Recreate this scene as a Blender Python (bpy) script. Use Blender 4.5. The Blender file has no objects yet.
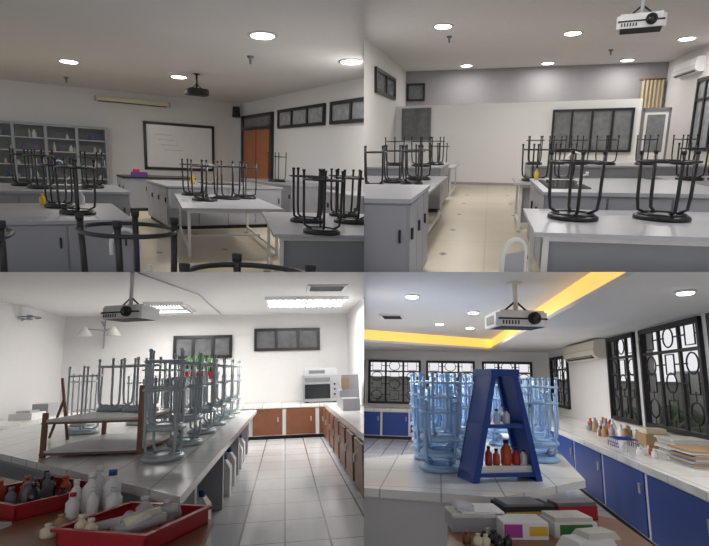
import bpy, bmesh, math, random
from mathutils import Vector, Matrix
random.seed(4)
F=520.0
sc=bpy.context.scene
# ---------------------------------------------------------------- rooms (rigid frames, metres)
def room(a,b,phi,h,qx,qz):
    V=Vector((a,F,-b)).normalized(); u0=Vector((F,-a,0)).normalized(); w0=u0.cross(V)
    U=u0*math.cos(phi)+w0*math.sin(phi); W=U.cross(V)
    m=Matrix((U,V,W)).transposed().to_4x4(); m.translation=-h*W
    return m,qx,qz
ROOMS={'TL':room(-330,-124,.07,1.6,-1,1),'TR':room(126,-132,-.05,1.5,1,1),
       'BL':room(-79,100,0,1.55,-1,-1),'BR':room(76,108,.01,1.6,1,-1)}
# ---------------------------------------------------------------- materials
MATS={}
def mat(name,col,rough=.5,metal=0,emit=0,alpha=1,spec=.5,noise=0):
    if name in MATS: return MATS[name]
    m=bpy.data.materials.new(name); m.use_nodes=True; nt=m.node_tree; b=nt.nodes['Principled BSDF']
    b.inputs['Roughness'].default_value=rough; b.inputs['Metallic'].default_value=metal
    b.inputs['Specular IOR Level'].default_value=spec; b.inputs['Alpha'].default_value=alpha
    c=(*col,1)
    tc=nt.nodes.new('ShaderNodeTexCoord'); n=nt.nodes.new('ShaderNodeTexNoise'); n.inputs['Scale'].default_value=6
    mx=nt.nodes.new('ShaderNodeMix'); mx.data_type='RGBA'
    k=noise or .05
    mx.inputs['A'].default_value=(*[x*(1-k) for x in col],1); mx.inputs['B'].default_value=(*[min(1,x*(1+k)) for x in col],1)
    nt.links.new(tc.outputs['Object'],n.inputs['Vector']); nt.links.new(n.outputs['Fac'],mx.inputs['Factor'])
    nt.links.new(mx.outputs['Result'],b.inputs['Base Color'])
    if emit:
        b.inputs['Emission Color'].default_value=c; b.inputs['Emission Strength'].default_value=emit
    MATS[name]=m; return m
def tile(name,c1,grout,w,h,rough=.2,mortar=.012,spec=.5):
    m=bpy.data.materials.new(name); m.use_nodes=True; nt=m.node_tree; b=nt.nodes['Principled BSDF']
    tc=nt.nodes.new('ShaderNodeTexCoord'); br=nt.nodes.new('ShaderNodeTexBrick')
    br.offset=0; br.inputs['Scale'].default_value=1; br.inputs['Brick Width'].default_value=w; br.inputs['Row Height'].default_value=h
    br.inputs['Mortar Size'].default_value=mortar; br.inputs['Mortar Smooth'].default_value=.3
    br.inputs['Color1'].default_value=(*c1,1); br.inputs['Color2'].default_value=(*[x*.95 for x in c1],1); br.inputs['Mortar'].default_value=(*grout,1)
    nt.links.new(tc.outputs['Object'],br.inputs['Vector']); nt.links.new(br.outputs['Color'],b.inputs['Base Color'])
    b.inputs['Roughness'].default_value=rough; b.inputs['Specular IOR Level'].default_value=spec
    MATS[name]=m; return m
def diamond(name,c1,c2,sx,sy,r):
    m=bpy.data.materials.new(name); m.use_nodes=True; nt=m.node_tree; b=nt.nodes['Principled BSDF']; L=nt.links
    tc=nt.nodes.new('ShaderNodeTexCoord'); sp=nt.nodes.new('ShaderNodeSeparateXYZ'); L.new(tc.outputs['Object'],sp.inputs[0])
    def mth(op,a,v=None):
        n=nt.nodes.new('ShaderNodeMath'); n.operation=op
        L.new(a,n.inputs[0])
        if v is not None:
            if isinstance(v,float): n.inputs[1].default_value=v
            else: L.new(v,n.inputs[1])
        return n.outputs[0]
    def ab(o,s): return mth('ABSOLUTE',mth('SUBTRACT',mth('FRACT',mth('DIVIDE',o,float(s))),.5))
    fx,fy=ab(sp.outputs[0],sx),ab(sp.outputs[1],sy)
    d=mth('LESS_THAN',mth('ADD',fx,fy),float(r))
    g=mth('GREATER_THAN',mth('MAXIMUM',fx,fy),.492)
    n=nt.nodes.new('ShaderNodeTexNoise'); n.inputs['Scale'].default_value=1.5; L.new(tc.outputs['Object'],n.inputs['Vector'])
    m0=nt.nodes.new('ShaderNodeMix'); m0.data_type='RGBA'; m0.inputs['A'].default_value=(*[x*.9 for x in c1],1); m0.inputs['B'].default_value=(*[x*1.08 for x in c1],1); L.new(n.outputs['Fac'],m0.inputs['Factor'])
    m1=nt.nodes.new('ShaderNodeMix'); m1.data_type='RGBA'; L.new(m0.outputs['Result'],m1.inputs['A']); m1.inputs['B'].default_value=(*[x*.8 for x in c1],1); L.new(g,m1.inputs['Factor'])
    m2=nt.nodes.new('ShaderNodeMix'); m2.data_type='RGBA'; L.new(m1.outputs['Result'],m2.inputs['A']); m2.inputs['B'].default_value=(*c2,1); L.new(d,m2.inputs['Factor'])
    L.new(m2.outputs['Result'],b.inputs['Base Color']); b.inputs['Roughness'].default_value=.3
    MATS[name]=m; return m
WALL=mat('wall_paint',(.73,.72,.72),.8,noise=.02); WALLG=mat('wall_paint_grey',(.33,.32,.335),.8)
CEIL=mat('ceiling_paint',(.73,.72,.72),.9,noise=.02); CEILG=mat('ceiling_paint_grey',(.72,.71,.72),.9)
PART=mat('partition_paint',(.80,.80,.81),.7,noise=.02)
BLK=mat('black_metal',(.012,.012,.014),.35); BLKM=mat('black_matte',(.02,.02,.022),.7)
GREY=mat('grey_laminate',(.30,.31,.34),.5); GREYD=mat('grey_laminate_dark',(.17,.175,.19),.5)
GREYL=mat('grey_top',(.37,.37,.40),.35); WTOP=mat('pale_grey_top',(.43,.43,.46),.3); WHT=mat('white_plastic',(.8,.8,.8),.35)
WMET=mat('white_metal',(.72,.72,.70),.4); STEEL=mat('steel',(.50,.51,.53),.35,.7)
DOOR=mat('orange_door_wood',(.42,.15,.05),.45,noise=.2); BRN=mat('brown_wood',(.17,.062,.028),.45,noise=.25)
BRN2=mat('brown_table_wood',(.25,.10,.045),.4,noise=.3)
EMW=mat('lamp_white',(1,1,1),.5,emit=9); COVE=mat('cove_warm',(1,.62,.15),.5,emit=.78)
SB=mat('stool_greyblue',(.50,.57,.61),.35,.1); SBL=mat('stool_lightblue',(.32,.51,.78),.35)
BLUE=mat('blue_panel',(.014,.055,.28),.4); BLUE2=mat('royal_blue_paint',(.008,.05,.30),.35)
RED=mat('red_plastic',(.40,.02,.03),.35); GRN=mat('green_leaf',(.05,.20,.04),.6,noise=.4)
GLB=mat('glass_blueish',(.20,.23,.25),.05,alpha=.12)
PANE=mat('pane_frosted',(.32,.34,.36),.15,noise=.5); PANEG=mat('pane_grey',(.17,.175,.185),.12,noise=.4); CLEAR=mat('clear_plastic',(.75,.78,.8),.1,alpha=.45)
CREAM=mat('cream_plastic',(.72,.65,.48),.4); BEI=mat('beige_fabric',(.55,.47,.32),.9); AMB=mat('amber_liquid',(.5,.08,.02),.2)
BOX=mat('carton',(.42,.28,.15),.8); PAP=mat('paper_stack',(.62,.60,.55),.8,noise=.2); YEL=mat('yellow_label',(.70,.45,.03),.5); MAG=mat('magenta_label',(.4,.04,.3),.5)
WB=mat('whiteboard_surface',(.82,.83,.84),.15); FABR=mat('ac_cream',(.66,.61,.51),.4); DGL=mat('dark_glass',(.02,.022,.025),.1)
GRILL=mat('iron_grill',(.012,.012,.014),.5); PURP=mat('purple',(.12,.03,.25),.5); TEAL=mat('glassware_teal',(.35,.55,.55),.3)
CABI=mat('cabinet_interior',(.20,.21,.22),.6)
FLT=diamond('floor_beige_tile',(.56,.49,.37),(.09,.075,.06),1.1,2.0,.055)
FLW=tile('floor_white_tile',(.70,.71,.72),(.24,.24,.25),.42,.75,.15,.012)
TTOP=tile('white_tile_top',(.84,.83,.80),(.48,.48,.46),.45,.7,.2,.008)
# ---------------------------------------------------------------- mesh builder
class B:
    def __init__(s,name,r,loc=(0,0,0),yaw=0,sy=1):
        s.n=name;s.r=r;s.loc=Vector(loc);s.yaw=yaw;s.bm=bmesh.new();s.m=[];s.sy=sy
    def mi(s,m):
        if m not in s.m: s.m.append(m)
        return s.m.index(m)
    def faces(s,vs,fs,m,smooth=False):
        v=[s.bm.verts.new(p) for p in vs]; k=s.mi(m)
        for f in fs:
            try: q=s.bm.faces.new([v[i] for i in f]); q.material_index=k; q.smooth=smooth
            except ValueError: pass
        return s
    def box(s,x0,x1,y0,y1,z0,z1,m,tx=0,ty=0):
        vs=[(x0,y0,z0),(x1,y0,z0),(x1,y1,z0),(x0,y1,z0),(x0+tx,y0+ty,z1),(x1-tx,y0+ty,z1),(x1-tx,y1-ty,z1),(x0+tx,y1-ty,z1)]
        return s.faces(vs,[(3,2,1,0),(4,5,6,7),(0,1,5,4),(1,2,6,5),(2,3,7,6),(3,0,4,7)],m)
    def prism(s,poly,z0,z1,m):
        n=len(poly); vs=[(x,y,z0) for x,y in poly]+[(x,y,z1) for x,y in poly]
        return s.faces(vs,[tuple(range(n-1,-1,-1)),tuple(range(n,2*n))]+[(i,(i+1)%n,n+(i+1)%n,n+i) for i in range(n)],m)
    def extr_y(s,poly,y0,y1,m):
        n=len(poly); vs=[(x,y0,z) for x,z in poly]+[(x,y1,z) for x,z in poly]
        return s.faces(vs,[tuple(range(n)),tuple(range(2*n-1,n-1,-1))]+[(i,n+i,n+(i+1)%n,(i+1)%n) for i in range(n)],m)
    def tube(s,pts,r,m,closed=False,seg=8):
        P=[Vector(p) for p in pts]; n=len(P); vs=[];prev=None
        for i in range(n):
            if closed: t=P[(i+1)%n]-P[i-1]
            else: t=P[min(i+1,n-1)]-P[max(i-1,0)]
            t.normalize()
            if prev is None: a=t.orthogonal().normalized()
            else:
                a=prev-t*prev.dot(t); a.normalize()
            prev=a; b=t.cross(a)
            for k in range(seg):
                th=2*math.pi*k/seg; vs.append(P[i]+(a*math.cos(th)+b*math.sin(th))*r)
        fs=[]
        for i in range(n if closed else n-1):
            j=(i+1)%n
            for k in range(seg):
                l=(k+1)%seg; fs.append((i*seg+k,i*seg+l,j*seg+l,j*seg+k))
        if not closed: fs+= [tuple(range(seg-1,-1,-1)),tuple((n-1)*seg+k for k in range(seg))]
        return s.faces(vs,fs,m,True)
    def ring(s,c,R,r,m,n=24,seg=8):
        return s.tube([(c[0]+R*math.cos(2*math.pi*i/n),c[1]+R*math.sin(2*math.pi*i/n),c[2]) for i in range(n)],r,m,True,seg)
    def lathe(s,prof,c,m,n=16):
        vs=[];k=len(prof)
        for r,z in prof:
            for i in range(n):
                th=2*math.pi*i/n; vs.append((c[0]+r*math.cos(th),c[1]+r*math.sin(th),c[2]+z))
        fs=[(j*n+i,j*n+(i+1)%n,(j+1)*n+(i+1)%n,(j+1)*n+i) for j in range(k-1) for i in range(n)]
        fs+=[tuple(range(n-1,-1,-1)),tuple((k-1)*n+i for i in range(n))]
        return s.faces(vs,fs,m,True)
    def done(s):
        Mr,qx,qz=ROOMS[s.r]
        if s.sy!=1:
            for v in s.bm.verts: v.co.y*=s.sy
        bmesh.ops.recalc_face_normals(s.bm,faces=s.bm.faces)
        M=Mr@Matrix.Translation(s.loc)@Matrix.Rotation(math.radians(s.yaw),4,'Z')
        inv=M.inverted(); i3=inv.to_3x3()
        for n,sg in ((Vector((-1,0,0)),qx),(Vector((0,0,-1)),qz)):
            n=n*sg
            if any((M@v.co).dot(n)>0 for v in s.bm.verts):
                bmesh.ops.bisect_plane(s.bm,geom=s.bm.verts[:]+s.bm.edges[:]+s.bm.faces[:],dist=1e-5,plane_co=inv@Vector((0,0,0)),plane_no=i3@n,clear_outer=True)
        if not s.bm.faces: s.bm.free(); return None
        me=bpy.data.meshes.new(s.n); s.bm.to_mesh(me); s.bm.free()
        for m in s.m: me.materials.append(m)
        o=bpy.data.objects.new(s.n,me); bpy.context.collection.objects.link(o); o.matrix_world=M
        return o
# ---------------------------------------------------------------- object makers
def stool(r,u,v,w,m=BLK,h=.62,yaw=None,R=.185,name='lab_stool',rf=.86,t=.0125):
    b=B(name,r,(u,v,w),random.uniform(0,60) if yaw is None else yaw,1.3)
    b.lathe([(R*.9,0),(R,.008),(R,.03),(R*.93,.045),(R*.55,.05)],(0,0,0),m,24)
    b.ring((0,0,.05),R*.8,.012,m)
    for k in range(4):
        a=math.pi/4+k*math.pi/2; c,s_=math.cos(a),math.sin(a)
        b.tube([(c*R*.55,s_*R*.55,.05),(c*R*.92,s_*R*.92,.09),(c*R*.98,s_*R*.98,.2),(c*R*1.02,s_*R*1.02,h)],t,m)
        b.lathe([(t*1.2,0),(t*1.3,.03)],(c*R*1.02,s_*R*1.02,h-.02),BLKM if m is BLK else m,8)
    b.ring((0,0,h*rf),R*1.04,.011,m)
    return b.done()
def stack(r,u,v,w,m,n=2,h=.7,dz=.24):
    for k in range(n): stool(r,u,v,w+k*dz,m,h,yaw=10*k,t=.0135)
def table(name,r,u,v,wd,dp,h,yaw=0,top=WTOP,leg=WMET,panel=GREY,front=True):
    b=B(name,r,(u,v,0),yaw); x,y=wd/2,dp/2
    b.box(-x,x,-y,y,h-.035,h,top)
    for sx in (-1,1):
        xx=sx*(x-.1)
        for sy in (-1,1):
            yy=sy*(y-.12); b.box(xx-.022,xx+.022,yy-.022,yy+.022,0,h-.035,leg)
        b.box(xx-.02,xx+.02,-y+.12,y-.12,.08,.12,leg); b.box(xx-.02,xx+.02,-y+.12,y-.12,h-.085,h-.035,leg)
    b.box(-x+.1,x-.1,-y+.10,-y+.14,h-.085,h-.035,leg); b.box(-x+.1,x-.1,y-.14,y-.10,h-.085,h-.035,leg)
    b.box(-x+.12,x-.12,-y+.16,-y+.18,.12,h-.05,panel) if front else b.box(-x+.1,x-.1,-.02,.02,.12,.16,leg)
    return b.done()
def cab(name,r,u0,u1,v0,v1,h,body=GREY,top=WTOP,nf=3,ns=3,door=None,side=-1,yaw=0,ov=.03,hand=BLKM,plinth=BLKM,sink=None,th=.04,gap=.012):
    cx,cy=(u0+u1)/2,(v0+v1)/2; x,y=(u1-u0)/2,(v1-v0)/2; door=door or body
    b=B(name,r,(cx,cy,0),yaw)
    b.box(-x+.04,x-.04,-y+.04,y-.04,0,.08,plinth); b.box(-x,x,-y,y,.08,h-th,body)
    b.box(-x-ov,x+ov,-y-ov,y+ov,h-th,h,top)
    for i in range(nf):
        a=-x+2*x*i/nf; c=-x+2*x*(i+1)/nf; b.box(a+gap,c-gap,-y-.015,-y,.1,h-th-.02,door)
        b.box(c-.07-gap,c-.05-gap,-y-.035,-y-.015,h*.6,h*.6+.12,hand)
    for i in range(ns):
        a=-y+2*y*i/ns; c=-y+2*y*(i+1)/ns; X0,X1=(-x-.015,-x) if side<0 else (x,x+.015)
        b.box(X0,X1,a+gap,c-gap,.1,h-th-.02,door)
        XX=X0-.02 if side<0 else X1; b.box(XX,XX+.02,a+.06+gap,a+.12+gap,h*.62,h*.62+.1,hand)
    if sink:
        p,q,s_,t=[sink[0]-cx,sink[1]-cx,sink[2]-cy,sink[3]-cy]
        b.box(p,q,s_,t,h,h+.012,BLKM); b.box(p+.06,q-.06,s_+.06,t-.06,h+.012,h+.014,DGL)
    return b.done()
def faucet(r,u,v,w,h=.38,m=WHT,s=1):
    b=B('gooseneck_faucet',r,(u,v,w))
    b.lathe([(.035*s,0),(.035*s,.02),(.02*s,.035),(.016*s,.1)],(0,0,0),m,12)
    pts=[(0,0,.08),(0,0,h*.7)]+[(-.09*s*(1-math.cos(t)),0,h*.7+.1*s*math.sin(t)) for t in [math.pi*i/8 for i in range(1,9)]]+[(-.18*s,0,h*.55)]
    b.tube(pts,.013*s,m); b.tube([(0,0,.1),(.07*s,0,.13)],.012*s,m); b.lathe([(.018*s,0),(.02*s,.05)],(.07*s,0,.11),m,8)
    return b.done()
def window(name,r,u,v,yaw,w,z0,z1,n=2,fr=BLK,pane=PANE,ft=.07,depth=.08,split=None):
    b=B(name,r,(u,v,0),yaw); x=w/2
    b.box(-x,x,-depth,0,z0,z0+ft,fr);b.box(-x,x,-depth,0,z1-ft,z1,fr)
    b.box(-x,-x+ft,-depth,0,z0+ft,z1-ft,fr);b.box(x-ft,x,-depth,0,z0+ft,z1-ft,fr)
    for i in range(1,n):
        c=-x+w*i/n; b.box(c-ft/2,c+ft/2,-depth,0,z0+ft,z1-ft,fr)
    if split: b.box(-x+ft,x-ft,-depth*.8,0,split-ft/3,split+ft/3,fr)
    if pane: b.box(-x+ft/2,x-ft/2,-.03,-.02,z0+ft/2,z1-ft/2,pane)
    return b.done()
def projector(r,u,v,w,ctop,s=1,yaw=0,body=WHT,pole=WMET):
    b=B('ceiling_projector',r,(u,v,w),yaw)
    x,y,z=.3*s,.24*s,.1*s
    b.prism([(-x+.05*s,-y),(x-.05*s,-y),(x,-y+.06*s),(x,y),(-x,y),(-x,-y+.06*s)],-z,z*.6,body)
    b.box(-x+.04*s,x-.04*s,-y+.04*s,y-.03*s,z*.6,z*.85,body); b.box(-x+.02*s,x-.02*s,-y-.004,y,-z*.25,-z*.05,BLKM)
    b.tube([(.12*s,-y-.05*s,-z*.1),(.12*s,-y+.03*s,-z*.1)],.07*s,BLKM,seg=16); b.tube([(.12*s,-y-.06*s,-z*.1),(.12*s,-y-.04*s,-z*.1)],.05*s,DGL,seg=16)
    for i in range(6): b.box(-x+.06*s+i*.035*s,-x+.075*s+i*.035*s,-y-.006,-y,-z*.8,-z*.35,BLKM)
    b.box(-x*.85,x*.85,-y*.85,y*.85,-z-.004,-z,BLKM)
    b.box(-x-.004,-x,-y*.4,y*.7,-z*.7,z*.3,GREYD)
    for sx in (-1,1): b.tube([(sx*.16*s,0,z*.8),(0,0,z*2.2)],.012*s,BLKM)
    b.box(-.18*s,.18*s,-.03*s,.03*s,z*.85,z*1.1,BLKM)
    b.tube([(0,0,z*1.1),(0,0,ctop-w)],.028*s,pole,seg=12); b.lathe([(.09*s,0),(.09*s,.02)],(0,0,ctop-w-.022),pole,16)
    return b.done()
def aircon(r,u,v,w,yaw,L,H_=.32,m=WHT):
    b=B('air_conditioner',r,(u,v,w),yaw)
    prof=[(0,0),(-.16,0),(-.24,.07),(-.25,.16),(-.22,H_-.03),(-.15,H_),(0,H_)]
    n=len(prof); vs=[(-L/2,y,z) for y,z in prof]+[(L/2,y,z) for y,z in prof]
    b.faces(vs,[tuple(range(n)),tuple(range(2*n-1,n-1,-1))]+[(i,(i+1)%n,n+(i+1)%n,n+i) for i in range(n)],m)
    b.box(-L*.42,L*.42,-.235,-.165,.012,.06,BLKM); b.box(-L*.42,L*.42,-.25,-.2,.035,.043,m)
    b.box(-L/2,L/2,-.253,-.247,.165,.172,GREYD)
    return b.done()
def downlight(r,u,v,w,R=.16,power=60,sy=1.3):
    b=B('recessed_downlight',r,(u,v,w),0,sy); b.lathe([(R*1.2,0),(R*1.25,-.012),(R*1.02,-.02)],(0,0,0),WHT,24); b.lathe([(R,-.018),(R*.9,-.03)],(0,0,0),EMW,24); b.done()
    lamp(r,u,v,w-.06,R*2,R*2,power)
def lamp(r,u,v,w,sx,sy,power,col=(1,.965,.92)):
    d=bpy.data.lights.new('ceiling_lamp_light','AREA'); d.shape='RECTANGLE'; d.size=sx;d.size_y=sy;d.energy=power;d.color=col
    o=bpy.data.objects.new('ceiling_lamp_light',d); bpy.context.collection.objects.link(o); o.matrix_world=ROOMS[r][0]@Matrix.Translation((u,v,w))
def shell(r,name,x0,x1,y0,y1,z0,z1,m): 
    b=B(name,r); b.box(x0,x1,y0,y1,z0,z1,m); return b.done()
def bottle(b,x,y,z,m,R=.035,h=.16,cap=None):
    b.lathe([(R*.9,0),(R,.01),(R,h*.62),(R*.45,h*.78),(R*.4,h*.86)],(x,y,z),m,12); b.lathe([(R*.5,0),(R*.5,h*.14)],(x,y,z+h*.86),cap or m,10)
def clutter(name,r,u,v,w,items,yaw=0):
    b=B(name,r,(u,v,w),yaw)
    for it in items:
        if it[0]=='b': bottle(b,*it[1:])
        else: b.box(*it[1:])
    return b.done()
def disc_detector(r,u,v,w):
    b=B('smoke_detector',r,(u,v,w)); b.lathe([(.07,0),(.07,-.03),(.03,-.05),(.02,-.16)],(0,0,0),GREYD,12); b.done()

# ================================================================ TOP LEFT LAB
R='TL'; H=3.7
shell(R,'floor',-9,7.1,.5,21.1,-.1,0,FLT); shell(R,'ceiling',-9,7.1,.5,21.1,H,H+.1,CEIL)
shell(R,'wall_back',-9,7.2,21.1,21.25,0,H,WALL); shell(R,'wall_right',7.1,7.25,.5,21.1,0,H,WALL)
shell(R,'baseboard_right',7.07,7.1,9,17.3,0,.1,GREYD)
b=B('glass_door_cabinet',R,(.35,20.75,0)); W_=1.8
b.box(-W_,W_,.28,.3,.1,2.4,CABI); b.box(-W_,W_,-.3,.3,0,.12,GREY); b.box(-W_,W_,-.3,.3,2.32,2.4,GREY)
for z in (.62,1.05,1.5,1.92): b.box(-W_,W_,-.26,.28,z,z+.03,WMET)
for i in range(5):
    x=-W_+i*W_/2; b.box(x-.045,x+.045,-.32,.3,0,2.4,GREY)
for i in range(4):
    x=-W_+i*W_/2; b.box(x+.05,x+W_/2-.05,-.31,-.3,.14,2.3,GLB); b.box(x+W_/2-.12,x+W_/2-.09,-.35,-.31,1.1,1.3,STEEL)
cols=[TEAL,WHT,CREAM,WHT,BLUE,GRN,WHT,PURP]
for i in range(60):
    x=random.uniform(-W_+.1,W_-.12); z=random.choice([.12,.65,1.08,1.53,1.95]); h=random.uniform(.12,.3)
    bottle(b,x,random.uniform(-.2,.0),z,random.choice(cols),random.uniform(.03,.07),h)
b.done()
b=B('whiteboard',R,(4.75,21.1,0)); b.box(-1.22,1.22,-.03,0,1.12,2.66,WB)
for q in ((-1.3,1.3,1.02,1.12),(-1.3,1.3,2.66,2.76),(-1.3,-1.2,1.02,2.76),(1.2,1.3,1.02,2.76)): b.box(q[0],q[1],-.06,0,q[2],q[3],BLK)
b.box(-1,1,-.12,-.06,1.04,1.07,BLK)
for i in range(4): b.box(-.9+i*.1,-.3+i*.12,-.032,-.03,2.3-i*.18,2.315-i*.18,GREYL)
b.done()
b=B('projector_screen_housing',R,(3.15,21.1,3.33)); b.box(-1.2,1.2,-.14,0,0,.13,CREAM); b.box(-1.25,-1.2,-.16,0,-.02,.15,GREYL); b.box(1.2,1.25,-.16,0,-.02,.15,GREYL); b.box(-1.15,1.15,-.09,-.06,-.03,0,BLKM); b.done()
b=B('loudspeaker',R,(6.85,20.8,3.35),-35); b.box(-.13,.13,-.12,.12,-.2,.2,BLKM,.02,.02); b.lathe([(.02,0),(.02,.1)],(0,.1,.1),BLK,8); b.tube([(0,-.13,-.05),(0,-.115,-.05)],.09,BLK,seg=16); b.done()
b=B('door_1',R,(7.1,19.1,0),-90); b.box(-1.4,1.4,-.06,-.01,.0,2.66,DOOR); b.box(-.02,.02,-.075,-.06,0,2.66,BRN)
for s_ in (-1,1):
    b.box(s_*1.5-.1,s_*1.5+.1,-.1,0,0,3.2,BLK); b.box(s_*.7-.35,s_*.7+.35,-.068,-.06,1.5,2.45,DOOR); b.box(s_*.7-.35,s_*.7+.35,-.068,-.06,.25,1.2,DOOR)
b.box(-1.4,1.4,-.1,0,2.64,2.76,BLK); b.box(-1.4,1.4,-.1,0,3.1,3.2,BLK); b.box(-1.4,1.4,-.04,-.02,2.76,3.1,PANEG); b.tube([(.2,-.1,1.1),(.2,-.1,1.3)],.02,STEEL); b.done()
for k,(v,l) in enumerate(((15.35,3.4),(11.6,3.4),(8,3.2))): window('window_%d'%(k+1),R,7.1,v,-90,l,2.62,3.22,3,ft=.09)
for u,v in ((.86,15.2),(3.5,15.5),(3.5,9.2),(5.8,10.1)): downlight(R,u,v,H,.2,60)
disc_detector(R,.95,18.5,H); disc_detector(R,4.0,11.2,H)
projector(R,3.75,14.6,3.25,H,.9,body=BLKM,pole=BLK)
cab('teacher_bench',R,2.05,3.95,15.8,17.2,.95,top=BLK,nf=3,ns=2)
clutter('purple_basket',R,2.5,16.2,.95,[('x',-.2,.2,-.15,.15,0,.12,PURP),('x',-.15,.0,-.1,.1,.12,.2,RED)])
cab('island_lab_bench',R,2.35,4.95,11.7,14.0,.95,GREY,GREYL,nf=4,ns=3,sink=(3.4,4.2,12.4,13.4))
faucet(R,3.9,13.6,.95,.5)
clutter('soap_bottle',R,3.1,12.6,.95,[('b',0,0,0,YEL,.05,.22)])
table('lab_table',R,2.95,9.75,1.6,3.2,.8,-10,front=False)
for u,v in ((2.60,9.7),(3.14,10.1),(3.56,10.3),(2.75,11.0)): stool(R,u,v,.8,h=.72,R=.21)
cab('side_lab_cabinet',R,5.75,7.05,12.9,16.8,.95,GREY,GREYL,nf=1,ns=4)
stool(R,6.15,14.9,.95,h=.85,R=.25)
table('lab_table',R,3.45,6.2,1.9,2.5,.8,-18)
stool(R,2.72,5.25,.8,h=.7);stool(R,3.05,6.3,.8,h=.7);stool(R,3.95,6.9,.8,h=.7);stool(R,3.6,6.1,.8,h=.7)
cab('lab_cabinet',R,5.6,6.6,9.2,11,.95,GREY,GREYL,nf=2,ns=3)
cab('lab_desk',R,-1.8,.95,6.9,9.1,.8,GREY,GREYL,nf=4,ns=2,side=1)
cab('lab_bench',R,-1.8,1.3,9.6,11.6,.95,GREY,GREYL,nf=4,ns=2,side=1,sink=(.1,.8,10,11))
faucet(R,.45,11.2,.95,.5)
stool(R,.42,7.6,.8,h=.68);stool(R,.25,8.5,.8,h=.68);stool(R,-.2,10.9,.95);stool(R,.05,10.2,.95); stool(R,.85,10.6,.95)
clutter('yellow_cup',R,.05,8.9,.8,[('b',0,0,0,YEL,.04,.16),('b',.5,0,0,CLEAR,.05,.2)])
cab('lab_bench',R,-1.6,.75,1.2,3.3,.8,GREY,GREYL,nf=3,ns=2,side=1)
stool(R,.36,2.75,.8,yaw=20,h=.49,rf=.88,t=.015,R=.195);stool(R,-.30,2.75,.8,yaw=10,h=.49,rf=.88,t=.015);stool(R,.62,1.75,.8,yaw=30,h=.42,rf=.92,t=.013)
faucet(R,.475,3.2,.8,.42,s=.8)

# ================================================================ TOP RIGHT LAB
R='TR'; H=4.1; WR=5.95
shell(R,'floor',-3.3,WR,.5,21.3,-.1,0,FLT); shell(R,'ceiling',-3.3,WR,.5,21.3,H,H+.1,CEILG)
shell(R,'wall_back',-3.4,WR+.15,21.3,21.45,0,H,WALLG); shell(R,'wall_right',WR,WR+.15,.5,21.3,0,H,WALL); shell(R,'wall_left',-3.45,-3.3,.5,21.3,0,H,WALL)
b=B('partition_wall',R,(.75,18.5,0),-8.6); b.box(-4.1,3.72,0,.12,0,2.68,PART); b.box(-4.1,3.72,-.01,0,0,.08,GREYL)
b.done()
window('window_1',R,3.08,18.13,-8.6,2.35,1.1,2.42,4,pane=PANEG,ft=.07)
window('window_2',R,-2.55,18.98,-8.6,1.05,1.5,2.6,2,fr=GREYD,pane=PANEG,ft=.04)
window('window_3',R,-3.3,17,90,3.2,2.85,3.55,2,pane=PANEG,ft=.1); window('window_4',R,-2.9,21.3,0,.7,3.0,3.65,1,pane=PANEG)
window('window_5',R,WR,16.7,-90,2.8,1.15,3.2,4,pane=PANE,split=2.6,ft=.1)
b=B('door_1',R,(4.83,17.85,0),-8); b.box(-.34,.34,0,.05,0,2.3,WALL); b.box(-.38,-.32,-.03,.08,0,2.4,GREYD); b.box(.32,.38,-.03,.08,0,2.4,GREYD); b.box(-.38,.38,-.03,.08,2.3,2.4,GREYD); b.box(-.24,.24,-.01,0,1.1,2.2,PANEG); b.box(-.28,-.25,-.05,0,.9,1.05,STEEL); b.done()
b=B('window_curtain',R,(5.45,21.2,0)); n=24
vs=[(-.35+.75*i/n,-.06+.05*math.sin(i*1.6),z) for z in (1.7,3.5) for i in range(n+1)]
b.faces(vs,[(i,i+1,n+2+i,n+1+i) for i in range(n)],BEI,True); b.tube([(-.42,-.06,3.52),(.44,-.06,3.52)],.03,BRN); b.done()
aircon(R,WR,18.9,3.4,-90,2.0,.42)
for u,v,p in ((-1.2,13.3,80),(1.9,15,80),(5.0,16.6,48),(-.95,20.2,32),(1.84,20.4,32),(4.4,20.4,32)): downlight(R,u,v,H,.2,p)
downlight(R,-1,7,H,.2,65); downlight(R,2.5,5,H,.2,55)  # extra downlights, added out of view to light the near tables
disc_detector(R,-1.15,14.6,H);disc_detector(R,3.4,18,H)
projector(R,1.84,8.0,2.97,H,.95,yaw=-12)
table('lab_table',R,1.3,4.95,1.85,1.5,.8,0,front=True)
stool(R,.76,5.0,.8,yaw=40,h=.59);stool(R,1.52,5.1,.8,yaw=50,h=.59)
cab('island_lab_bench',R,.62,2.5,6.0,8.0,.95,GREY,GREYL,nf=3,ns=3,sink=(.68,1.15,6.4,7.7))
faucet(R,1.12,7.0,.95,.42)
clutter('soap_bottle',R,.62,7.9,.95,[('b',0.05,0,0,YEL,.03,.15)])
stool(R,.78,9.6,.8);stool(R,1.3,9.9,.8);table('lab_table',R,1.6,9.8,2.3,1.4,.8,0)
cab('island_lab_bench',R,.9,4.6,12,14,.95,GREY,GREYL,nf=5,ns=3)
for u in (1.0,1.5,1.95,2.5,3.3,4.1): stool(R,u,12.5+.4*random.random(),.95)
table('lab_table',R,4.2,10.3,2.2,2,.8,0)
for u in (3.4,3.9,4.4): stool(R,u,10.2,.8)
cab('lab_cabinet',R,-2.6,-.68,4.6,6.1,1.0,GREY,GREYL,nf=2,ns=3,side=1)
table('lab_table',R,-1.65,8.6,1.7,4.2,.8,0,front=False)
for u,v in ((-1.7,7.9),(-1.6,9.0),(-1.25,9.7),(-1.2,8.5)): stool(R,u,v,.8)
cab('lab_bench',R,-2.7,-1.0,11.2,13.6,.95,GREY,GREYL,nf=3,ns=3,side=1)
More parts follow.
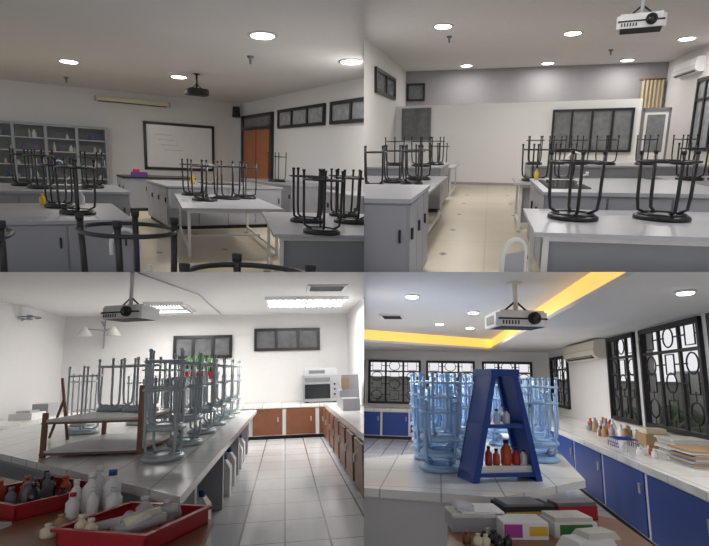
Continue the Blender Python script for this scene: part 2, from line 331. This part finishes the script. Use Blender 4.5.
for u,v in ((-1.45,11.6),(-1.2,12.4),(-2.1,12)): stool(R,u,v,.95)
table('lab_table',R,-1.7,15.6,1.6,2.6,.8,0)
for u,v in ((-1.3,15.2),(-1.6,16)): stool(R,u,v,.8)
b=B('steel_frame_chair',R,(-.02,2.85,0),50)
for x in (-1,1):
    b.tube([(x*.2,-.2,0),(x*.19,-.18,.45)],.012,WMET); b.tube([(x*.2,.2,0),(x*.19,.16,.45)],.012,WMET)
b.tube([(-.09,-.2,.45),(-.09,-.22,.93)]+[(-.09*math.cos(t),-.22,.93+.08*math.sin(t)) for t in [math.pi*i/8 for i in range(1,8)]]+[(.09,-.22,.93),(.09,-.2,.45)],.012,WMET)
b.box(-.21,.21,-.2,.2,.44,.48,GREYL); b.box(-.085,.085,-.225,-.21,.62,.94,GREYL); b.done()

# ================================================================ BOTTOM LEFT LAB
R='BL'; H=3.05
shell(R,'floor',-5.4,1.65,.5,13.9,-.1,0,FLW); shell(R,'ceiling',-5.4,1.65,.5,13.9,H,H+.1,CEIL)
shell(R,'wall_back',-5.5,1.75,13.9,14.05,0,H,WALL); shell(R,'wall_left',-5.55,-5.4,.5,13.9,0,H,WALL); shell(R,'wall_right',1.65,1.8,.5,13.9,0,H,WALL)
window('window_1',R,-2.07,13.9,0,1.45,1.95,2.53,3,pane=PANEG); window('window_2',R,.06,13.9,0,1.7,2.1,2.68,3,pane=PANEG)
cab('back_counter',R,-5.35,1.6,12.95,13.85,.79,WALL,TTOP,nf=0,ns=0,th=.08)
b=B('counter_wooden_doors',R,(0,12.95,0))
for i in range(7):
    x=-3.9+i*.78; 
    if x<1.0-.1:
        b.box(x+.03,x+.72,-.06,-.02,.1,.69,BRN); b.box(x+.6,x+.63,-.09,-.06,.4,.5,STEEL)
b.done()
cab('side_counter',R,.95,1.62,4.2,12.9,.8,WALL,TTOP,nf=0,ns=0,th=.08)
b=B('counter_wooden_doors',R,(.95,0,0))
for i in range(9):
    y=4.3+i*.95; b.box(-.06,-.02,y+.08,y+.82,.1,.69,BRN); b.box(-.085,-.06,y+.7,y+.76,.4,.5,STEEL)
b.done()
b=B('microwave_oven',R,(.88,13.35,.79)); b.box(-.45,.45,-.25,.25,.03,.66,STEEL); b.box(-.40,.22,-.265,-.25,.10,.44,DGL); b.box(-.40,.22,-.27,-.25,.5,.6,GREYD); b.box(.26,.41,-.262,-.25,.1,.58,GREYL)
for z in (.2,.32,.44): b.tube([(.33,-.29,z),(.33,-.26,z)],.025,BLKM)
b.tube([(-.38,-.3,.47),(.2,-.3,.47)],.012,STEEL); b.box(-.42,.42,-.2,.2,.66,.84,STEEL,.03,.02); b.box(-.3,.1,-.205,-.19,.7,.78,GREYD)
for x in (-.35,.35): b.box(x-.04,x+.04,-.2,.2,0,.03,BLKM)
b.done()
clutter('stacked_cartons',R,1.3,11.2,.8,[('x',-.2,.2,-.4,.3,0,.35,GREYL),('x',-.15,.2,-.35,.2,.35,.66,GREYL),('x',-.16,.0,-.37,-.35,.4,.6,BOX),('x',-.22,.1,-1.2,-.6,0,.22,GREYL)])
def fluor(u,v,sx,sy,p):
    b=B('fluorescent_ceiling_light',R,(u,v,H)); b.box(-sx/2,sx/2,-sy/2,sy/2,-.06,0,WHT)
    for k in (-1,1): b.box(-sx/2+.06,sx/2-.06,k*sy/4-.12*sy,k*sy/4+.12*sy,-.075,-.06,EMW)
    for i in range(1,14): b.box(-sx/2+sx*i/14-.012,-sx/2+sx*i/14+.012,-sy/2+.05,sy/2-.05,-.095,-.06,STEEL)
    b.done(); lamp(R,u,v,H-.12,sx,sy,p)
fluor(.45,11.2,1.7,1.3,85); fluor(-2.5,12.0,.8,1.6,85)
b=B('air_vent',R,(.75,9.4,H)); b.box(-.35,.35,-.35,.35,-.03,0,WHT)
for i in range(6): b.box(-.3,.3,-.3+i*.1,-.25+i*.1,-.035,-.03,BLKM)
b.done()
projector(R,-2.15,7.7,2.43,H,1.0,yaw=-20,body=WHT)
b=B('cable_conduit',R); b.tube([(-2.15,7.7,H-.03),(-3.2,4.5,H-.03),(-4.2,3,H-.03)],.02,BLKM); b.tube([(-2.1,7.8,H-.03),(-1.6,10,H-.03),(-1.6,13.8,H-.03)],.012,GREYL); b.done()
b=B('mounted_spot_lamp',R,(-4.45,13.85,2.75))
b.tube([(0,0,.1),(0,-.3,.15),(.2,-.5,-.1)],.015,GREYL); b.tube([(.2,-.5,-.1),(-.3,-.5,-.05)],.015,GREYL); b.tube([(0,0,.2),(.0,-.02,-.5)],.02,GREYL)
for x in (-.3,.35): b.lathe([(.04,.12),(.06,.1),(.18,-.1)],(x,-.5,-.12),WMET,16)
b.tube([(.2,-.5,-.08),(.35,-.5,-.02)],.015,GREYL); b.done()
b=B('mounted_fan',R,(-5.35,11.6,2.8),90); b.ring((0,-.15,0),.2,.012,GREYD); b.lathe([(.06,-.05),(.06,.05)],(0,-.15,0),GREYL,12); b.tube([(0,0,-.05),(0,-.15,0)],.02,GREYL)
for k in range(3): b.tube([(0,-.15,0),(.18*math.cos(k*2.1),-.15+.18*math.sin(k*2.1),0)],.02,WMET)
b.done()
b=B('tiled_island_table',R,(0,0,0)); b.prism([(-4.2,7.6),(-.65,3.6),(-.57,11.2),(-4.2,11.2)],.74,.8,TTOP); b.prism([(-4.1,7.68),(-.72,3.85),(-.66,11.1),(-4.1,11.1)],.66,.74,GREYL)
b.prism([(-4.0,8.0),(-1.15,4.75),(-1.15,10.9),(-4.0,10.9)],0,.66,GREY)
for y in (4.6,6.6,8.7,10.8): b.box(-1.15,-.72,y,y+.12,0,.66,GREYL)
b.prism([(-2.3,5.75),(-1.0,4.3),(-1.0,4.5),(-2.3,5.95)],0,.66,GREY); b.done()
b=B('brown_wooden_table',R); b.prism([(-2.9,1.9),(-.42,1.9),(-.42,3.4),(-2.9,5.7)],.66,.7,BRN2)
for x,y in ((-.5,2),(-.5,3.2),(-2.7,2),(-2.7,5)): b.box(x-.03,x+.03,y-.03,y+.03,0,.66,BRN)
b.prism([(-2.8,2.0),(-.5,2.0),(-.5,3.25),(-2.8,5.4)],.58,.66,BRN); b.done()
def tray(name,u,v,w,sx,sy,yaw,m,items):
    b=B(name,R,(u,v,w),yaw); h=.09; t=.012
    b.box(-sx,sx,-sy,sy,0,t,m)
    for q in ((-sx,sx,-sy,-sy+t),(-sx,sx,sy-t,sy),(-sx,-sx+t,-sy,sy),(sx-t,sx,-sy,sy)): b.box(q[0],q[1],q[2],q[3],0,h,m)
    for q in ((-sx-.02,sx+.02,-sy-.02,-sy+t),(-sx-.02,sx+.02,sy-t,sy+.02),(-sx-.02,-sx+t,-sy,sy),(sx-t,sx+.02,-sy,sy)): b.box(q[0],q[1],q[2],q[3],h-.01,h+.006,m)
    for it in items:
        if it[0]=='b': bottle(b,*it[1:])
        elif it[0]=='t': b.tube(it[1],it[2],it[3],seg=10)
        else: b.box(*it[1:])
    b.done()
its=[('b',random.uniform(-.28,.28),random.uniform(-.2,.2),.012,random.choice([DGL,GREYD,AMB,BLUE,DGL,DGL]),.035,random.uniform(.1,.17)) for _ in range(20)]
tray('red_tray',-1.72,4.15,.7,.36,.32,-38,RED,its)
its=[('t',[(random.uniform(-.22,.05),random.uniform(-.2,.1),.06),(random.uniform(0,.2),random.uniform(-.1,.2),.08+random.random()*.05)],random.uniform(.015,.035),CLEAR) for _ in range(12)]
its+=[('t',[(.04,-.14,.09),(.15,.0,.12)],.035,CREAM),('b',-.2,-.18,.012,CREAM,.035,.13),('b',-.12,-.2,.012,CREAM,.035,.12),('b',-.05,.12,.012,CLEAR,.05,.16),('b',.08,.15,.012,CLEAR,.05,.14)]
tray('red_tray',-.80,3.2,.7,.27,.27,-25,RED,its)
clutter('white_reagent_bottles',R,-1.22,3.8,.7,[('b',x,y,0,WHT,r_,h,c) for x,y,r_,h,c in ((-.02,0,.055,.24,WHT),(.1,.02,.055,.25,BLUE),(-.12,.02,.04,.2,WHT),(.03,-.12,.035,.17,WHT),(-.08,-.14,.04,.15,RED),(.15,-.1,.05,.16,CLEAR),(-.02,.14,.045,.26,WHT))])
clutter('sample_jars',R,-1.22,3.4,.7,[('b',-.04,0,0,BOX,.04,.09),('b',.06,-.02,0,BOX,.04,.08),('b',-.06,-.12,0,CREAM,.04,.07),('b',.06,-.14,0,CREAM,.04,.07)])
clutter('open_notebook',R,-1.85,3.45,.7,[('x',-.25,.2,-.2,.2,0,.02,PAP),('x',-.1,.25,-.32,.0,.02,.03,WHT),('x',-.3,-.1,-.1,.15,.02,.06,BLUE)],-15)
def jerry(u,v,s=1):
    b=B('white_jerry_can',R,(u,v,0)); b.box(-.12*s,.12*s,-.1*s,.1*s,0,.26*s,WHT); b.box(-.12*s,.12*s,-.1*s,.1*s,.26*s,.34*s,WHT,.05*s,.03*s); b.lathe([(.03*s,0),(.03*s,.05*s)],(.05*s,0,.34*s),BLUE,12)
    b.tube([(-.06*s,0,.33*s),(-.06*s,0,.39*s),(.0,0,.39*s)],.012*s,WHT); b.done()
for u,v,s in ((-.86,7.4,1.3),(-.86,8.05,1.3),(-.85,9.3,1.2),(-.86,5.6,1.1),(-.86,10,1.2)): jerry(u,v,s)
for i,v in enumerate((5.2,6.2,7.3,8.35,9.5,10.6)):
    stack(R,-1.1+.015*i,v,.8,SB,2,.72,.26)
for v in (7.2,8.2,9.2,10.2): stack(R,-1.62,v,.8,SB,2,.7,.22)
for v in (9,10.4): stack(R,-2.3,v,.8,SB,1,.75)
b=B('wooden_bench_frame',R,(-1.80,6.3,.8),-6)
for z in (.03,.32): 
    b.box(-.46,.46,-.68,.68,z,z+.035,WHT)
    for q in ((-.475,.475,-.7,-.68),(-.475,.475,.68,.7),(.46,.475,-.68,.68),(-.475,-.46,-.68,.68)): b.box(*q,z-.008,z+.012,BRN2)
for x in (-.46,.46):
    for y in (-.66,.66): b.box(x-.02,x+.02,y-.022,y+.022,0,.66 if x>0 else .42,BRN2)
b.done()
for u,v in ((-2.0,6.75),(-1.65,6.5)): stool(R,u,v,1.155,SB,.6)
stool(R,-2.75,7.9,.8,SB,.9); stool(R,-3.2,9.2,.8,SB,.8)
b=B('leaning_timber_plank',R,(-2.62,7.2,.8)); b.tube([(-.05,0,0),(-.2,.1,.75)],.02,BRN2,seg=4); b.tube([(-.3,.1,.02),(-.12,0,.5)],.018,BRN2,seg=4); b.done()
b=B('planter_with_seedlings',R,(-1.75,11.5,0)); b.box(-.35,.35,-.15,.15,1.45,1.6,RED,-.03); 
for i in range(60):
    x,y=random.uniform(-.33,.33),random.uniform(-.13,.13); b.tube([(x,y,1.58),(x+random.uniform(-.06,.06),y,1.75+random.random()*.2)],.018,GRN,seg=4)
for x in (-.3,.3): b.box(x-.03,x+.03,-.03,.03,0,1.45,WMET)
b.box(-.35,.35,-.15,.15,1.42,1.45,WMET); b.done()
faucet(R,-4.3,13.3,.79,.45); clutter('steel_sink',R,-4.4,13.3,.79,[('x',-.4,.4,-.2,.2,0,.03,STEEL),('x',-.34,.34,-.15,.15,.03,.035,GREYD)])
cab('side_counter',R,-5.3,-4.6,6,12.9,.8,WALL,TTOP,nf=0,ns=0,th=.08)
clutter('bench_balance',R,-4.9,11.2,.8,[('x',-.2,.2,-.3,.3,0,.12,WHT),('x',-.12,.12,-.2,.2,.12,.16,STEEL),('x',-.15,.15,.5,1.0,0,.25,GREYL)])

# ================================================================ BOTTOM RIGHT LAB
R='BR'; H=2.7; HS=2.43
shell(R,'floor',-4,3.1,.5,15.6,-.1,0,FLW); shell(R,'ceiling',-4,3.1,.5,15.6,H,H+.1,CEIL)
def wall_holes(name,axis,pos,a0,a1,z1,holes,m,t=.15):
    b=B(name,R); xs=sorted({a0,a1}|{h[0] for h in holes}|{h[1] for h in holes}); zs=sorted({0,z1}|{h[2] for h in holes}|{h[3] for h in holes})
    for i in range(len(xs)-1):
        for j in range(len(zs)-1):
            cx,cz=(xs[i]+xs[i+1])/2,(zs[j]+zs[j+1])/2
            if any(h[0]<cx<h[1] and h[2]<cz<h[3] for h in holes): continue
            if axis=='u': b.box(pos,pos+t,xs[i],xs[i+1],zs[j],zs[j+1],m)
            else: b.box(xs[i],xs[i+1],pos,pos+t,zs[j],zs[j+1],m)
    bmesh.ops.remove_doubles(b.bm,verts=b.bm.verts,dist=1e-4)
    b.done()
wr=[(4.6,6.4,.98,2.4),(6.6,8.5,.98,2.4),(8.75,10.1,.98,2.4),(13.2,15.2,.98,2.25)]
wb=[(-3.4,-2.2,.9,2.15),(-2.1,-.55,.9,2.15),(-.4,1.0,.9,2.15),(1.2,2.6,.9,2.15)]
wall_holes('wall_right','u',3.05,.5,15.6,H,wr,WALL); wall_holes('wall_back','v',15.6,-4,3.2,H,wb,WALL)
def grill(name,u,v,yaw,w,z0,z1,n=4):
    b=B(name,R,(u,v,0),yaw); x=w/2; ft=.065
    b.box(-x,x,-.05,.03,z0,z0+ft,GRILL);b.box(-x,x,-.05,.03,z1-ft,z1,GRILL);b.box(-x,-x+ft,-.05,.03,z0,z1,GRILL);b.box(x-ft,x,-.05,.03,z0,z1,GRILL)
    for i in range(1,n): c=-x+w*i/n; b.box(c-.028,c+.028,-.02,.015,z0,z1,GRILL)
    zs=z0+(z1-z0)*.74; b.box(-x,x,-.03,.02,zs-.02,zs+.02,GRILL)
    for i in range(n):
        c=-x+w*(i+.5)/n; hw=w/n*.5
        for k,zz in enumerate((.2,.45,.62,.87)):
            cz=z0+(z1-z0)*zz; rr=min(hw*.6,.13)
            if (i+k)%2==0: b.tube([(c+rr*1.2*math.cos(t),-.01,cz+rr*math.sin(t)) for t in [2*math.pi*q/16 for q in range(16)]],.011,GRILL,True,5)
            else: b.tube([(c-rr,-.01,cz-rr),(c+rr,-.01,cz-rr),(c+rr,-.01,cz+rr),(c-rr,-.01,cz+rr)],.011,GRILL,True,4)
            b.box(c-hw,c-rr,-.01,-.002,cz-.009,cz+.009,GRILL); b.box(c+rr,c+hw,-.01,-.002,cz-.009,cz+.009,GRILL)
        b.box(c-.007,c+.007,-.01,0,z0,z0+(z1-z0)*.12,GRILL); b.box(c-.007,c+.007,-.01,0,z0+(z1-z0)*.28,z0+(z1-z0)*.38,GRILL)
    b.done()
for k,(y0,y1,z0,z1) in enumerate(wr): grill('window_%d'%(k+1),3.05,(y0+y1)/2,-90,y1-y0,z0,z1,3)
for k,(x0,x1,z0,z1) in enumerate(wb): grill('window_%d'%(k+5),(x0+x1)/2,15.6,0,x1-x0,z0,z1,3)
HEDGE=mat('hedge_leaves',(.20,.24,.16),.9,noise=.8); PATH=mat('garden_paving_stone',(.40,.39,.37),.9); FAC=mat('garden_fence_plaster',(.60,.60,.57),.9,noise=.3)
shell(R,'garden_paving',3.2,12,2,22,-.2,-.1,PATH); shell(R,'garden_paving',-4,12,15.8,22,-.2,-.11,PATH)
b=B('garden_hedge',R)
for i in range(80):
    if i<48: x,y=6.4+random.uniform(-.4,.4),3+i*.34
    else: x,y=-4+(i-48)*.28,19+random.uniform(-.3,.3)
    r_=random.uniform(.25,.5); hh=random.uniform(.5,1.2); b.lathe([(r_*.3,0),(r_,hh*.4),(r_*.8,hh*.8),(r_*.2,hh)],(x,y,-.1),HEDGE,7)
b.done()
b=B('garden_fence',R); b.box(9,9.2,0,22,-.1,2.0,FAC); b.box(-5,9,21,21.2,-.1,1.6,FAC); b.box(8.95,9.25,0,22,2.0,2.1,GREYL); b.box(-5,9,20.95,21.25,1.6,1.7,GREYL)
for y in range(1,22,2): b.box(8.9,9,y,y+.25,-.1,2.0,GREYL)
b.done()
b=B('ceiling_soffit',R)
b.prism([(1.55,.5),(3.04,.5),(3.04,15.58),(-4,15.58),(-4,9.8),(1.35,14.5)],HS,HS+.05,CEIL)
b.prism([(1.6,.5),(1.66,.5),(1.44,14.6),(-4,9.88),(-4,9.82),(1.38,14.53)],HS+.05,H,COVE); b.done()
for u,v,p in ((-.36,6.9,34),(.55,8.6,34),(0,10.4,34),(.64,11.2,30)): downlight(R,u,v,H,.085,p)
downlight(R,2.2,5.0,HS,.07,18)
b=B('air_vent',R,(-.83,9.2,H)); b.box(-.2,.2,-.3,.3,-.03,0,WHT)
for i in range(5): b.box(-.16,.16,-.26+i*.1,-.2+i*.1,-.035,-.03,BLKM)
b.done()
projector(R,.85,6.0,2.28,H,.95,yaw=12)
aircon(R,3.05,11.4,2.05,-90,2.4,.36,FABR)
cab('blue_back_counter',R,-3.9,3.0,14.7,15.55,.8,WALL,TTOP,nf=9,ns=0,door=BLUE,th=.07,hand=STEEL,gap=.03)
cab('blue_side_counter',R,2.05,3.02,3.0,14.6,.8,WALL,TTOP,nf=0,ns=8,door=BLUE,side=-1,th=.07,hand=STEEL,gap=.05)
b=B('tiled_island_table',R); b.prism([(-1.3,4.15),(.42,4.0),(1.2,4.85),(1.6,9),(-.2,9),(-.3,6),(-1.3,5.1)],.74,.8,TTOP)
b.prism([(-1.25,4.3),(.38,4.15),(1.05,4.9),(1.4,8.8),(-.1,8.8),(-.2,5.9),(-1.25,5.0)],0,.74,WALL); b.done()
for u,v in ((.0,5.05),(-.1,5.75),(-.17,6.5),(-.2,7.3),(.22,5.9),(.2,6.8),(.25,7.6),(-.2,8.2),(.25,8.4)): stack(R,u,v,.8,SBL,3,.60,.13)
for u,v in ((1.03,5.9),(1.12,6.7),(1.2,7.5),(.8,7.2),(.7,8.1),(1.2,8.3)): stack(R,u,v,.8,SBL,2,.68,.16)
b=B('blue_a_frame_shelf',R,(.48,4.72,.8),22); h=.9; bw,tw=.31,.11; dy=.15
for s_ in (-1,1):
    P=[(s_*bw,0),(s_*(bw-.025),0),(s_*(tw-.025),h),(s_*tw,h)]
    if s_<0: P=P[::-1]
    b.extr_y(P,-dy,dy,BLUE2)
    for yy in (-dy,dy-.02):
        P=[(s_*bw,0),(s_*(bw-.055),0),(s_*(tw-.045),h),(s_*tw,h)]
        if s_<0: P=P[::-1]
        b.extr_y(P,yy-.01,yy+.02,BLUE2)
def wat(z): return bw+(tw-bw)*z/h
for z in (.04,.42): b.box(-wat(z),wat(z),-dy,dy,z,z+.03,BLUE2)
b.box(-tw-.02,tw+.02,-dy-.02,dy+.02,h-.06,h,BLUE2); b.box(-.25,.25,-.12,.1,.07,.12,WHT)
for x,m_,r_,hh in ((-.2,CLEAR,.03,.14),(-.12,RED,.03,.15),(-.05,AMB,.03,.13),(.04,AMB,.045,.2),(.13,RED,.035,.14),(.2,WHT,.03,.12)): bottle(b,x,-.06,.12,m_,r_,hh,BLKM)
for x,m_ in ((-.12,AMB),(-.03,CLEAR),(.06,WHT)): bottle(b,x,-.05,.45,m_,.03,.12,BLKM)
b.done()
clutter('reagent_bottles',R,2.7,8.9,.8,[('b',random.uniform(-.25,.2),random.uniform(-1.0,1.2),0,random.choice([AMB,WHT,CLEAR,BRN,GREYL,BOX]),.045,random.uniform(.12,.24)) for _ in range(34)])
clutter('cardboard_boxes',R,2.72,7.55,.8,[('x',-.15,.15,-.25,.1,0,.18,BOX),('x',-.1,.1,.12,.26,0,.12,BOX),('x',-.12,.12,-.2,.05,.18,.24,CREAM)])
b=B('blue_wire_rack',R,(2.35,7.5,.8))
for i in range(6): b.tube([(-.12,-.2+i*.08,0),(-.12,-.2+i*.08,.1),(.12,-.2+i*.08,.1),(.12,-.2+i*.08,0)],.006,BLUE2,seg=5)
for z in (.05,.1):
    for x in (-.12,.12): b.tube([(x,-.2,z),(x,.2,z)],.006,BLUE2,seg=5)
b.done()
clutter('stack_of_papers',R,2.6,5.95,.8,[('x',-.2+random.uniform(-.03,.03),.2+random.uniform(-.03,.03),-.3,.25,.02*i,.02*i+.016,random.choice([PAP,BOX,PAP,GREYL])) for i in range(9)])
clutter('stack_of_papers',R,2.78,6.75,.8,[('x',-.2+random.uniform(-.03,.03),.2,-.25,.25,.02*i,.02*i+.016,random.choice([PAP,WHT])) for i in range(10)])
clutter('small_jars',R,2.3,6.7,.8,[('b',random.uniform(-.12,.12),random.uniform(-.3,.3),0,random.choice([WHT,CLEAR,AMB]),.03,.1) for _ in range(9)])
TW=.72
b=B('brown_wooden_table',R); b.prism([(.02,2.3),(1.2,2.3),(1.15,3.9),(.9,4.1),(.35,3.85),(.04,3.7)],TW-.04,TW,BRN2)
for x,y in ((.07,2.4),(1.1,2.4),(1.08,3.7),(.1,3.6)): b.box(x-.03,x+.03,y-.03,y+.03,0,TW-.04,BRN)
b.done()
clutter('open_box_of_papers',R,.20,3.52,TW,[('x',-.16,.15,-.12,.12,0,.08,GREYL),('x',-.16,.1,-.13,.1,.08,.095,PAP),('x',-.1,.16,-.1,.13,.095,.105,WHT),('x',-.12,-.02,-.08,.04,.105,.14,CLEAR)],12)
clutter('yellow_label_carton',R,.52,3.72,TW,[('x',-.17,.17,-.11,.11,0,.11,BLKM),('x',-.16,.16,-.112,-.11,.03,.08,YEL),('x',-.15,.1,-.1,.1,.11,.125,GREYD)],18)
clutter('magenta_label_carton',R,.46,3.40,TW,[('x',-.13,.13,-.1,.1,0,.09,WHT),('x',-.125,-.02,-.102,-.1,.01,.08,MAG),('x',.02,.125,-.102,-.1,.02,.07,YEL)],10)
clutter('green_label_carton',R,.75,3.5,TW,[('x',-.13,.13,-.1,.1,0,.08,WHT),('x',-.1,.1,-.102,-.1,.01,.07,GRN),('x',-.12,.11,-.09,.09,.08,.105,PAP)],15)
clutter('red_folder',R,.86,3.86,TW,[('x',-.14,.14,-.07,.07,.0,.09,RED),('x',-.14,.14,-.06,.07,.09,.11,GREYD)],20)
clutter('small_jars',R,.24,3.2,TW,[('b',random.uniform(-.12,.12),random.uniform(-.07,.07),0,random.choice([BRN,CREAM,CLEAR,DGL]),.025,.06) for _ in range(9)])
clutter('white_plastic_bag',R,.80,3.2,TW,[('x',-.16,.12,-.09,.09,0,.06,WHT,.03,.02),('x',-.05,.16,-.05,.1,.05,.085,PAP,.02,.02)],25)

# ================================================================ unseen edge-on sheets added to block light between the four rooms
def light_blocker(name,vs):
    me=bpy.data.meshes.new(name); me.from_pydata(vs,[],[(0,1,2,3)]); me.materials.append(PART); o=bpy.data.objects.new(name,me); bpy.context.collection.objects.link(o)
light_blocker('upright_light_blocker',[(0,1,-12),(0,30,-12),(0,30,12),(0,1,12)])
light_blocker('storey_light_blocker',[(-16,1,0),(16,1,0),(16,30,0),(-16,30,0)])

# ---------------------------------------------------------------- world, camera
w=bpy.data.worlds.new('world'); sc.world=w; w.use_nodes=True; bg=w.node_tree.nodes['Background']; bg.inputs[0].default_value=(.98,.98,1,1); bg.inputs[1].default_value=.85
cd=bpy.data.cameras.new('camera'); cam=bpy.data.objects.new('camera',cd); bpy.context.collection.objects.link(cam); sc.camera=cam
cd.sensor_width=36; cd.lens=36*F/709; cd.clip_start=.05; cd.clip_end=200; cam.rotation_euler=(math.pi/2,0,0)
cd.shift_x=-9.5/709; cd.shift_y=-1/709
sc.view_settings.view_transform='Standard'
